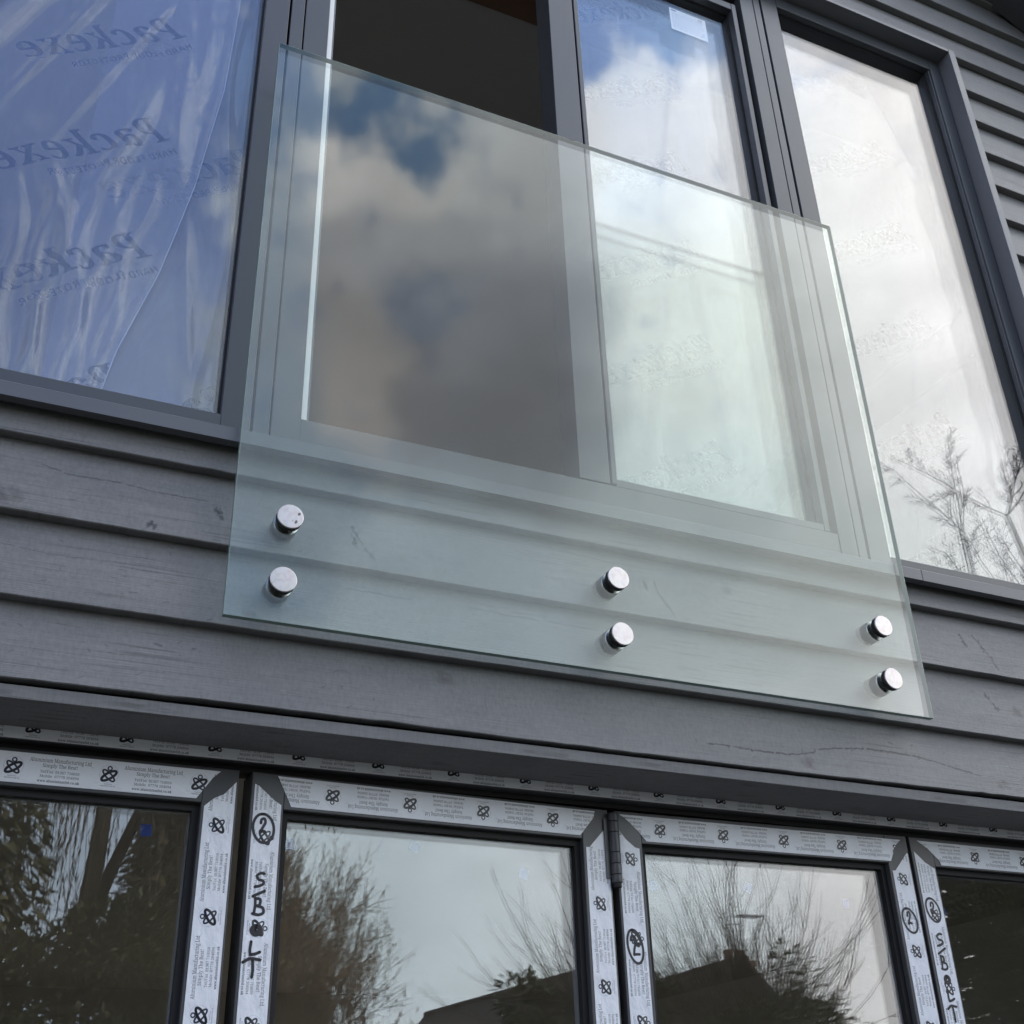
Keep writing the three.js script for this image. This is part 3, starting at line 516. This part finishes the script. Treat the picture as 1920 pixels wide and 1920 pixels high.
// strips: outline, direction of the print, place of a logo, foot of the print
const topT = .6405, botT = .5885, foot = -1.40;
bifold({ x: -.310, z: ZD, w: .7465, turn: 0, lw: .061, rw: .0625, label: 'bifold door leaf with plain taped stile beside the circled 2 S/BOLT stile',
  strips: [[[[.06, topT], [.713, topT], [.700, .628], [.674, botT], [.06, botT]], 'right', .368, botT], [[[.689, .5765], [.706, .592], [.722, .600], [.7425, .624], [.7425, foot], [.689, foot]], 'up', .544, .7425]],
  stickers: [[.603, .540, .1]] });
bifold({ x: d2x, z: ZD, w: W2, turn: rot2, lw: .061, rw: .0625, label: 'bifold door leaf marked circled 2 and S/BOLT, mirroring a bare tree',
  strips: [[[[.047, topT + .002], [.715, topT], [.712, .628], [.690, .602], [.678, botT], [.075, botT], [.068, .602]], 'turned', .307, topT + .002], [[[.0055, .624], [.012, .622], [.045, .596], [.0565, .590], [.0565, foot], [.0040, foot]], 'down', .530, .004], [[[.690, .566], [.698, .5665], [.742, .612], [.742, foot], [.690, foot]], 'up', .457, .742]],
  ink: [glyph(two, .0255, .550, .0085, .013), ring(.0265, .5455, .0190, .0255, -.002), glyph(ess, .0275, .4555, .0105, .0125), [[.0165, .4275], [.0370, .4375]], ...bee.map(b => glyph(b, .0275, .4100, .0125, .0150)), ring(.0265, .3715, .0085, .0080), ring(.0265, .3715, .0050, .0050), ...ell.map(b => glyph(b, .0255, .3420, .0115, .0120)), ...tee.map(b => glyph(b, .0235, .3120, .0155, .0160))],
  stickers: [[.340, .552, -.4], [.575, .516, -.25], [.092, .535, .2]] });
bifold({ x: hx + .0145, z: hz + .0004, w: .7555, turn: rot3, lw: .061, rw: .0625, label: 'bifold door leaf marked with oval R1, mirroring a chimney and pollarded willow',
  strips: [[[[.012, topT - .001], [.738, topT - .004], [.722, .624], [.700, botT - .002], [.072, botT - .001], [.055, .606], [.030, .628]], 'turned', .106, topT - .001], [[[.0045, .611], [.024, .588], [.044, .573], [.0535, .5715], [.0535, foot], [.0045, foot]], 'down', .549, .0045], [[[.700, .566], [.708, .566], [.748, .607], [.7515, .6065], [.7515, foot], [.700, foot]], 'up', .548, .7515]],
  ink: [ring(.0265, .379, .0165, .0315, -.004), [[.0175, .3905], [.0195, .398], [.024, .3985], [.0285, .392], [.0275, .386]], [[.024, .398], [.0255, .389], [.0265, .383], [.024, .374], [.0225, .3635]], [[.0265, .384], [.030, .382], [.0340, .380], [.0345, .385]], [[.0225, .3635], [.0285, .3645], [.0350, .3645]], glyph(two, .7215, .4635, .0080, .0135), ring(.7225, .4585, .0185, .0260, -.004)],
  stickers: [[.112, .512, .5], [.345, .520, -.4], [.600, .499, 0]] });
bifold({ x: 1.9855, z: ZD - .007, w: .7465, turn: .004, lw: .0645, rw: .0625, label: 'bifold door leaf marked circled 2 and S/BOLT, with dark glass',
  strips: [[[[.022, topT - .002], [.72, topT - .002], [.70, botT - .002], [.082, botT - .002], [.079, .597], [.050, .622]], 'turned', .191, topT - .002], [[[.007, .613], [.034, .590], [.060, .577], [.060, foot], [.007, foot]], 'down', .474, .007]],
  ink: [glyph(two, .0295, .4880, .0085, .0130), ring(.0305, .4845, .0185, .0255, -.004), glyph(ess, .0330, .4205, .0120, .0135), [[.0215, .3910], [.0430, .4030]], ...bee.map(b => glyph(b, .0310, .3715, .0110, .0155)), ring(.0320, .3375, .0075, .0080), ring(.0320, .3375, .0040, .0042), ...ell.map(b => glyph(b, .0320, .3050, .0105, .0130)), ...tee.map(b => glyph(b, .0310, .2700, .0130, .0170))],
  stickers: [[.112, .492, .1]] });
// hinge between the two middle leaves
{
  const t = thing('door_hinge', 'dark grey knuckle hinge joining two bifold door leaves', 'hinge', null, [hx + .0068, H + .6370, hz + .009]);
  let y = 0; for (const h of [.017, .022, .041, .022, .022, .016]) { const pts = [[0, 0], [.0098, 0], [.0110, -.001], [.0110, -h + .0016], [.0098, -h + .0006], [0, -h + .0006]].map(p => new THREE.Vector2(...p)); const g = new THREE.LatheGeometry(pts.reverse(), 20); g.translate(0, y, 0); mesh('knuckle', g, S({ color: rgb(.05, .052, .057), roughness: .42 }), t); y -= h; }
  mesh('pin', new THREE.CylinderGeometry(.0085, .0085, .150, 16).translate(0, -.073, 0), M.gasket, t);
  mesh('leaf_plate', new THREE.BoxGeometry(.020, .120, .003).translate(-.010, -.07, -.0055), M.frameDoor, t);
}
// fixed door frame over and beside the leaves
{
  const t = thing('door_frame', 'dark grey door frame head with shaded printed tape above the leaves', 'door frame');
  mesh('head', box(-.36, 2.78, .6605, .76, -.27, -.196, .0015), M.frameDoor, t); mesh('jamb', box(-.36, -.318, -H, .6600, -.27, -.198, .0015), M.frameDoor, t); mesh('jamb', box(2.738, 2.78, -H, .6600, -.27, -.198, .0015), M.frameDoor, t);
  mesh('head_seal', box(-.318, 2.738, .6500, .6603, -.262, -.222), M.gasket, t);
  mesh('protective_tape', tapeStrip([[-.30, .6625], [2.72, .6625], [2.72, .712], [-.30, .712]], 'right', .080, .6595, -.1955), M.tape, t);
  mesh('wall_infill', merge([box(-2.7, -.36, -H, .6820, -.25, -.06), box(2.78, 5.2, -H, .6820, -.25, -.06)]), M.trim, t);
}

// ---------------------------------------------------------------- the garden that the glass mirrors
const place = (azDeg, r) => { const a = azDeg * Math.PI / 180; return [r * Math.sin(a), r * Math.cos(a) - 2.35]; };   // distance as the mirrored view counts it
const barkTex = dataTex(256, 256, (u, v) => { const n = fbm(u * 20, v * 6, 20, 6, 401, 4); const t = .5 + 1.1 * (n - .5); return [toS(.15 * t), toS(.125 * t), toS(.095 * t)]; }, true);
M.bark = S({ map: barkTex, roughness: 1 });
const leafMat = (r, g, b) => S({ color: rgb(r, g, b), roughness: .55, side: THREE.DoubleSide });
const nrm = v => { const l = Math.hypot(...v) || 1; return [v[0] / l, v[1] / l, v[2] / l]; };
const rdir = R => { const z = R() * 2 - 1, a = R() * 6.2832, q = Math.sqrt(1 - z * z); return [q * Math.cos(a), z, q * Math.sin(a)]; };
// a branch as a bent chain; calls `each` with points on it
function limb(G, R, p, d, len, r0, r1, segs, wander, lift, sides, each) {
  let q = p; for (let i = 0; i < segs; i++) {
    const w = rdir(R); d = nrm([d[0] + w[0] * wander, d[1] + w[1] * wander + lift, d[2] + w[2] * wander]);
    const n = [q[0] + d[0] * len / segs, q[1] + d[1] * len / segs, q[2] + d[2] * len / segs], ra = lerp(r0, r1, i / segs), rb = lerp(r0, r1, (i + 1) / segs);
    G.tube(q, n, ra, rb, sides); if (each) each(n, d, (i + 1) / segs, rb); q = n;
  } return [q, d];
}
const turnOff = (R, d, a) => { const w = rdir(R), k = w[0] * d[0] + w[1] * d[1] + w[2] * d[2], s = nrm([w[0] - k * d[0], w[1] - k * d[1], w[2] - k * d[2]]); return nrm([d[0] * Math.cos(a) + s[0] * Math.sin(a), d[1] * Math.cos(a) + s[1] * Math.sin(a), d[2] * Math.cos(a) + s[2] * Math.sin(a)]); };
function bareTree(name, label, az, r, o) {
  const [x, z] = place(az, r), R = rng(o.seed), T = new Geo(), C = new Geo(), K = new Geo(), t = thing(name, label, 'tree', 'trees in the garden', [x, 0, z]);
  const fine = o.fine || .0026, grow = (p, d, len, rad, lv) => {
    const G = lv < 2 ? T : C; let kids = [];
    limb(G, R, p, d, len, rad, rad * (lv > 3 ? .4 : .45), lv < 2 ? 6 : lv < 4 ? 4 : 3, o.wander, o.lift, lv < 1 ? 9 : lv < 2 ? 6 : lv < 3 ? 4 : 3, (q, dd, s, rb) => {
      if (lv < o.depth) { const n = lv === 0 ? (s > .3 ? o.kids0 : 0) : o.kids; for (let i = 0; i < n; i++) if (R() < o.fill) kids.push([q, turnOff(R, dd, (o.angle + (R() - .5) * .5)), rb, s]); }
      if (lv >= o.depth - 1 && o.catkin && R() < o.catkin) { const l = .03 + R() * .05; K.leaf(q, nrm([(R() - .5) * .4, -1, (R() - .5) * .4]), nrm([R() - .5, 0, R() - .5]), l, .003 + R() * .0045); }
    });
    for (const [q, dd, rb, s] of kids) grow(q, dd, len * o.ratio * (.7 + .6 * R()) * (1 - .35 * s * (lv === 0)), Math.max(rb * o.thin, fine), lv + 1);
  };
  for (const s of o.stems) grow([s[0], -.1, s[1]], nrm([s[2], 1, s[3]]), s[4], s[5], 0);
  mesh('trunk', T.build(), M.bark, t); mesh('crown', C.build(), o.twig, t); if (K.p.length) mesh('catkins', K.build(), o.kat, t); return t;
}
const twigDark = S({ color: rgb(.10, .085, .065), roughness: .9 }), twigOlive = S({ color: rgb(.18, .145, .10), roughness: .9 }), twigRed = S({ color: rgb(.10, .075, .068), roughness: .9 });
bareTree('catkin_tree', 'bare brown tree with hanging catkins mirrored in the S/BOLT door', 16.6, 10.5, { seed: 64, stems: [[-.1, 0, .06, 0, 3.0, .06], [-.75, .2, -.02, .05, 3.2, .055], [.3, -.1, .12, -.05, 2.6, .045], [-1.1, -.3, .08, 0, 2.8, .045], [-.45, .4, .10, 0, 3.0, .045], [.6, .2, .10, .1, 2.3, .035]], depth: 4, kids0: 2, kids: 2, fill: .92, angle: .52, ratio: .49, thin: .58, wander: .17, lift: .08, twig: twigOlive, catkin: .45, kat: leafMat(.27, .18, .12) });
bareTree('birch_tree', 'slender bare birch mirrored in the bright white window', 52.0, 13.5, { seed: 66, stems: [[0, 0, -.02, 0, 8.35, .06], [-.2, .1, -.03, .05, 7.9, .045], [.3, 0, .02, 0, 8.2, .045], [.1, .3, -.01, 0, 8.0, .045]], depth: 4, kids0: 6, kids: 3, fill: .66, angle: .62, ratio: .215, thin: .46, wander: .14, lift: .03, fine: .0030, twig: S({ color: rgb(.15, .125, .112), roughness: .9 }), catkin: 0 });

// leaves spread through rounded masses
function leafMass(G, R, c, rad, n, len, wid, droop = 0) {
  for (let i = 0; i < n; i++) {
    const u = rdir(R), k = Math.pow(R(), .42), bump = .72 + .55 * vn(u[0] * 3 + 40, u[1] * 3 + u[2] * 2 + 40, 4096, 4096, 7 + Math.round(c[0] * 10)), p = [c[0] + u[0] * rad[0] * k * bump, c[1] + u[1] * rad[1] * k * bump, c[2] + u[2] * rad[2] * k * bump];
    const d = nrm([u[0] + (R() - .5) * 1.6, u[1] * .6 + (R() - .5) * 1.2 - droop, u[2] + (R() - .5) * 1.6]), s = nrm([d[2] + (R() - .5), (R() - .5), -d[0] + (R() - .5)]); const l = len * (.6 + .8 * R()); G.leaf(p, d, s, l, wid * (.7 + .6 * R()));
  }
}
function evergreen(name, label, category, az, r, o) {
  const [x, z] = place(az, r), R = rng(o.seed), L = new Geo(), T = new Geo(), t = thing(name, label, category, o.group, [x, 0, z]);
  for (const m of o.masses) { leafMass(L, R, [m[0], m[1], m[2]], [m[3], m[4], m[5]], m[6], o.len, o.wid, o.droop || 0); T.tube([m[0] * .3, -.1, m[2] * .3], [m[0] * .7, m[1] * .6, m[2] * .7], .07, .045, 7); T.tube([m[0] * .7, m[1] * .6, m[2] * .7], [m[0], m[1] + m[4] * .4, m[2]], .045, .012, 6); for (let k = 0; k < 14; k++) { const u = rdir(R), b = [m[0] + u[0] * m[3] * .8, m[1] + u[1] * m[4] * .8, m[2] + u[2] * m[5] * .8]; T.tube([m[0] + u[0] * .05, m[1] + (R() - .6) * m[4] * .6, m[2] + u[2] * .05], b, .016, .004, 4); } }
  mesh('trunk', T.build(), M.bark, t); mesh('foliage', L.build(), o.mat, t); return t;
}
const greenDark = leafMat(.070, .085, .038), greenOlive = leafMat(.115, .115, .050), greenBrown = leafMat(.135, .108, .058), greenMid = leafMat(.075, .095, .042), straw = leafMat(.30, .25, .13);
evergreen('conifer', 'dense olive conifer at the outer side of the trunk mirrored in the plain-stile door', 'tree', -.6, 8.6, { seed: 71, len: .11, wid: .026, droop: .7, mat: greenOlive, masses: [[-.5, 1.6, 0, .95, 1.7, .9, 17000], [-.25, 3.3, .1, .75, 1.3, .75, 15000], [-.9, 4.4, .2, .8, 1.0, .8, 9000], [-1.6, 2.6, 0, .9, 1.8, .9, 9000]] });
evergreen('conifer', 'brownish conifer between the hanging willow and the catkin tree', 'tree', 9.4, 9.4, { seed: 72, len: .11, wid: .022, droop: .6, mat: greenBrown, masses: [[.05, 3.2, 0, .46, 1.3, .6, 13000], [.0, 1.6, 0, .62, 1.4, .7, 15000], [.1, 4.5, 0, .40, .9, .5, 6000]] });
evergreen('laurel_hedge', 'dark evergreen hedge under the hanging willow', 'hedge', 5.0, 8.2, { seed: 73, len: .075, wid: .016, mat: greenDark, masses: [[-.9, 1.3, .1, .75, 1.15, .5, 9000], [-.15, 1.25, 0, .55, 1.05, .5, 8000], [.5, 1.65, .1, .72, 1.25, .5, 13000], [1.2, 1.4, 0, .6, 1.15, .5, 8000], [-.3, 2.55, .2, .55, .40, .4, 5200], [.35, 2.85, .2, .5, .32, .4, 4200]] });
// weeping willow: forked trunk with hanging strands
{
  const [x, z] = place(5.6, 9.4), R = rng(81), T = new Geo(), C = new Geo(), L = new Geo(), t = thing('weeping_willow', 'forked trunk with hanging brown strands mirrored in the plain-stile door', 'tree', 'trees in the garden', [x, 0, z]);
  limb(T, R, [0, -.1, 0], [0, 1, 0], 3.4, .10, .075, 6, .02, .1, 9); limb(T, R, [0, 3.2, 0], nrm([.02, 1, 0]), 1.9, .072, .04, 4, .04, .1, 8); limb(T, R, [.01, 3.15, 0], nrm([.30, 1, .05]), 1.9, .055, .03, 4, .05, .05, 7); limb(T, R, [0, 2.6, 0], nrm([-.7, .8, .1]), 1.9, .035, .012, 5, .10, .05, 6);
  for (let i = 0; i < 260; i++) {
    const a = R() * 6.2832, q = .15 + .85 * Math.sqrt(R()), px = q * .95 * Math.cos(a), pz = q * .9 * Math.sin(a), top = 5.0 + .5 * (1 - q) + R() * .2, len = .6 + R() * 1.9;
    if (i % 5 === 0) limb(C, R, [px * .1, 4.6, pz * .1], nrm([px, .6, pz]), Math.hypot(px, pz) * 1.1 + .2, .018, .006, 4, .1, -.05, 4);
    limb(C, R, [px, top, pz], [0, -1, 0], len, .003, .0018, 6, .07, -.15, 3, (n, d) => { for (let k = 0; k < 5; k++) { const w = rdir(R); L.leaf([n[0], n[1] + R() * .25, n[2]], nrm([w[0] * .35, -1, w[2] * .35]), nrm([w[2], 0, -w[0]]), .06 + R() * .05, .005); } });
  }
  mesh('trunk', T.build(), M.bark, t); mesh('branches', C.build(), twigOlive, t); mesh('leaves', L.build(), leafMat(.13, .10, .06), t);
}
// pollarded willow wrapped in ivy
{
  const [x, z] = place(33.3, 9.0), R = rng(91), T = new Geo(), C = new Geo(), L = new Geo(), t = thing('pollarded_willow', 'pollarded willow with upright whips and ivy mirrored in the R1 door', 'tree', 'trees in the garden', [x, 0, z]);
  limb(T, R, [0, -.1, 0], [0, 1, 0], 2.3, .20, .17, 6, .04, .1, 10); for (let i = 0; i < 9; i++) { const a = i * .7; limb(T, R, [0, 2.05, 0], nrm([Math.cos(a) * .8, .7, Math.sin(a) * .8]), .34, .10, .06, 3, .1, .05, 7); }
  for (let i = 0; i < 380; i++) {
    const a = R() * 6.2832, s = Math.pow(R(), .75) * 1.15, d = nrm([Math.cos(a) * Math.sin(s), Math.cos(s) * 1.05, Math.sin(a) * Math.sin(s)]), o = .22 + R() * .26, p = [d[0] * o + (R() - .5) * .25, 2.15 + d[1] * .2, d[2] * o], long = R() < .34;
    limb(C, R, p, d, long ? .7 + R() * .95 * (1 - .25 * s) : .25 + R() * .5, long ? .0062 : .0044, .0015, 8, .20, .07 - .03 * R(), 3, (n, dd, q, rb) => { if (q > .2 && q < .95 && R() < .26) limb(C, R, n, turnOff(R, dd, .45), .12 + R() * .22, .0032, .0014, 4, .16, .06, 3); });
  }
  leafMass(L, R, [.05, 1.4, 0], [.60, 1.1, .55], 15000, .06, .022); leafMass(L, R, [.12, 2.15, -.05], [.62, .42, .5], 7600, .055, .02); leafMass(L, R, [.75, 1.7, 0], [.45, .75, .4], 4200, .06, .022); leafMass(L, R, [.55, 2.35, -.1], [.26, .26, .24], 420, .05, .018); leafMass(L, R, [.30, 2.75, -.15], [.16, .22, .16], 150, .05, .018);
  mesh('trunk', T.build(), M.bark, t); mesh('whips', C.build(), twigDark, t); mesh('ivy', L.build(), greenMid, t);
}
evergreen('rhododendron', 'tall evergreen shrub with two leafy tops before the bungalow roof', 'shrub', 29.0, 11.5, { seed: 101, len: .12, wid: .022, mat: greenMid, group: 'garden shrubs', masses: [[0, 1.65, 0, .60, 1.0, .6, 8000], [-.12, 2.86, 0, .25, .25, .25, 620], [.26, 2.80, 0, .22, .23, .22, 480], [.75, 1.75, .1, .7, 1.05, .6, 9000], [1.5, 1.6, .1, .7, 1.0, .6, 8000], [-.85, 1.35, .1, .7, .9, .6, 6000]] });
evergreen('pale_grass_clump', 'pale straw-coloured leaf clump beside the pollarded willow', 'shrub', 31.9, 8.6, { seed: 102, len: .10, wid: .010, mat: straw, group: 'garden shrubs', masses: [[-.05, 1.9, 0, .16, .42, .16, 900], [.05, 1.2, 0, .2, .5, .2, 900]] });
evergreen('holly_tree', 'broad dark holly mirrored in the dark-glass door', 'tree', 48.0, 7.4, { seed: 103, len: .07, wid: .018, mat: greenDark, masses: [[-.22, 1.9, 0, .50, 1.5, .6, 22000], [-.2, 1.0, .3, .6, 1.2, .5, 12000], [.5, 2.1, 0, .85, 1.6, .8, 16000], [1.5, 1.8, .1, .9, 1.4, .8, 10000], [.1, 2.9, .1, .45, .6, .5, 6000]] });
evergreen('ivy_thicket', 'low leafy thicket beside the pollarded willow', 'shrub', 38.6, 9.4, { seed: 104, len: .07, wid: .022, mat: greenMid, group: 'garden shrubs', masses: [[0, 1.15, 0, .6, 1.0, .5, 3600], [-.5, 1.2, 0, .4, .9, .5, 4200]] });
// bungalow across the garden
{
  const brick = dataTex(512, 512, (u, v) => { const row = Math.floor(v * 32), off = (row % 2) * .5, bx = u * 11 + off, by = v * 32, mort = (bx % 1 < .05 || by % 1 < .13); const n = hash(Math.floor(bx) % 11, row, 5), f = fbm(u * 40, v * 40, 40, 40, 9, 3); const t = (.8 + .5 * n) * (.8 + .4 * f); return mort ? [.55, .52, .48] : [toS(.26 * t), toS(.155 * t), toS(.10 * t)]; }, true);
  const tile = dataTex(256, 256, (u, v) => { const f = fbm(u * 30, v * 30, 30, 30, 15, 4), row = v * 16 % 1; const t = (.7 + .6 * f) * (row < .12 ? .6 : 1); return [toS(.075 * t), toS(.062 * t), toS(.054 * t)]; }, true);
  const t = thing('brick_bungalow', 'brick bungalow with dark pitched roof and chimney mirrored in door glass', 'house', null, [11.8, 0, 16.2]);
  const mb = S({ map: brick, roughness: .95 }), mt = S({ map: tile, roughness: .9 });
  const ridgeY = 4.62, eave = 2.7, hw = 1.75, len = 7.0;
  const sh = new THREE.Shape([[-hw, 0], [hw, 0], [hw, eave], [0, ridgeY - .1], [-hw, eave]].map(p => new THREE.Vector2(...p)));
  mesh('wall', planarUV(new THREE.ExtrudeGeometry(sh, { depth: len, bevelEnabled: false }), 2.4), mb, t);
  const L = Math.hypot(hw + .35, (ridgeY - eave) * (hw + .35) / hw), ang = Math.atan2(ridgeY - eave, hw);
  for (const s of [1, -1]) { const g = new THREE.BoxGeometry(L, .07, len + .5); g.translate(s * L / 2, 0, 0); g.rotateZ(-s * ang); g.translate(0, ridgeY, len / 2); mesh('roof', planarUV(g, 4), mt, t); }
  const rt = new THREE.CylinderGeometry(.09, .09, len + .5, 10, 1, false, -Math.PI / 2, Math.PI); rt.rotateX(-Math.PI / 2); rt.translate(0, ridgeY - .01, len / 2); mesh('ridge_tiles', planarUV(rt, 4), mt, t);
  const ch = mesh('chimney', planarUV(merge([new THREE.BoxGeometry(.50, 1.2, .50).translate(.42, 4.08, .75), new THREE.BoxGeometry(.58, .10, .58).translate(.42, 4.66, .75)]), 2.4), mb, t);
  for (const o of [-.16, .17]) mesh('chimney_pot', new THREE.CylinderGeometry(.075, .09, .22, 14).translate(.42 + o * .7, 4.81, .75), S({ color: rgb(.22, .12, .08), roughness: .9 }), ch);
  const aer = new Geo(); aer.tube([.64, 4.6, .75], [.64, 5.62, .75], .010, .010, 6); aer.tube([.50, 5.50, .6], [1.25, 5.56, .9], .008, .008, 5); for (let k = 0; k < 8; k++) aer.tube([.56 + k * .09, 5.505 + k * .006, .46 + k * .036], [.48 + k * .09, 5.505 + k * .006, .80 + k * .036], .006, .006, 4); aer.tube([.30, 5.36, .72], [.66, 5.38, .75], .007, .007, 4); mesh('television_aerial', aer.build(), M.spacer, t);
  const w = mesh('window', new THREE.BoxGeometry(1.4, 1.1, .08).translate(-.2, 1.55, -.02), M.pane, t); mesh('window_frame', merge([new THREE.BoxGeometry(1.5, .07, .1).translate(-.2, 2.13, -.02), new THREE.BoxGeometry(1.5, .07, .1).translate(-.2, .97, -.02), new THREE.BoxGeometry(.07, 1.1, .1).translate(-.92, 1.55, -.02), new THREE.BoxGeometry(.07, 1.1, .1).translate(.52, 1.55, -.02), new THREE.BoxGeometry(.05, 1.1, .1).translate(-.2, 1.55, -.02)]), S({ color: rgb(.75, .75, .74), roughness: .5 }), w);
}
renderer.render(scene, camera);
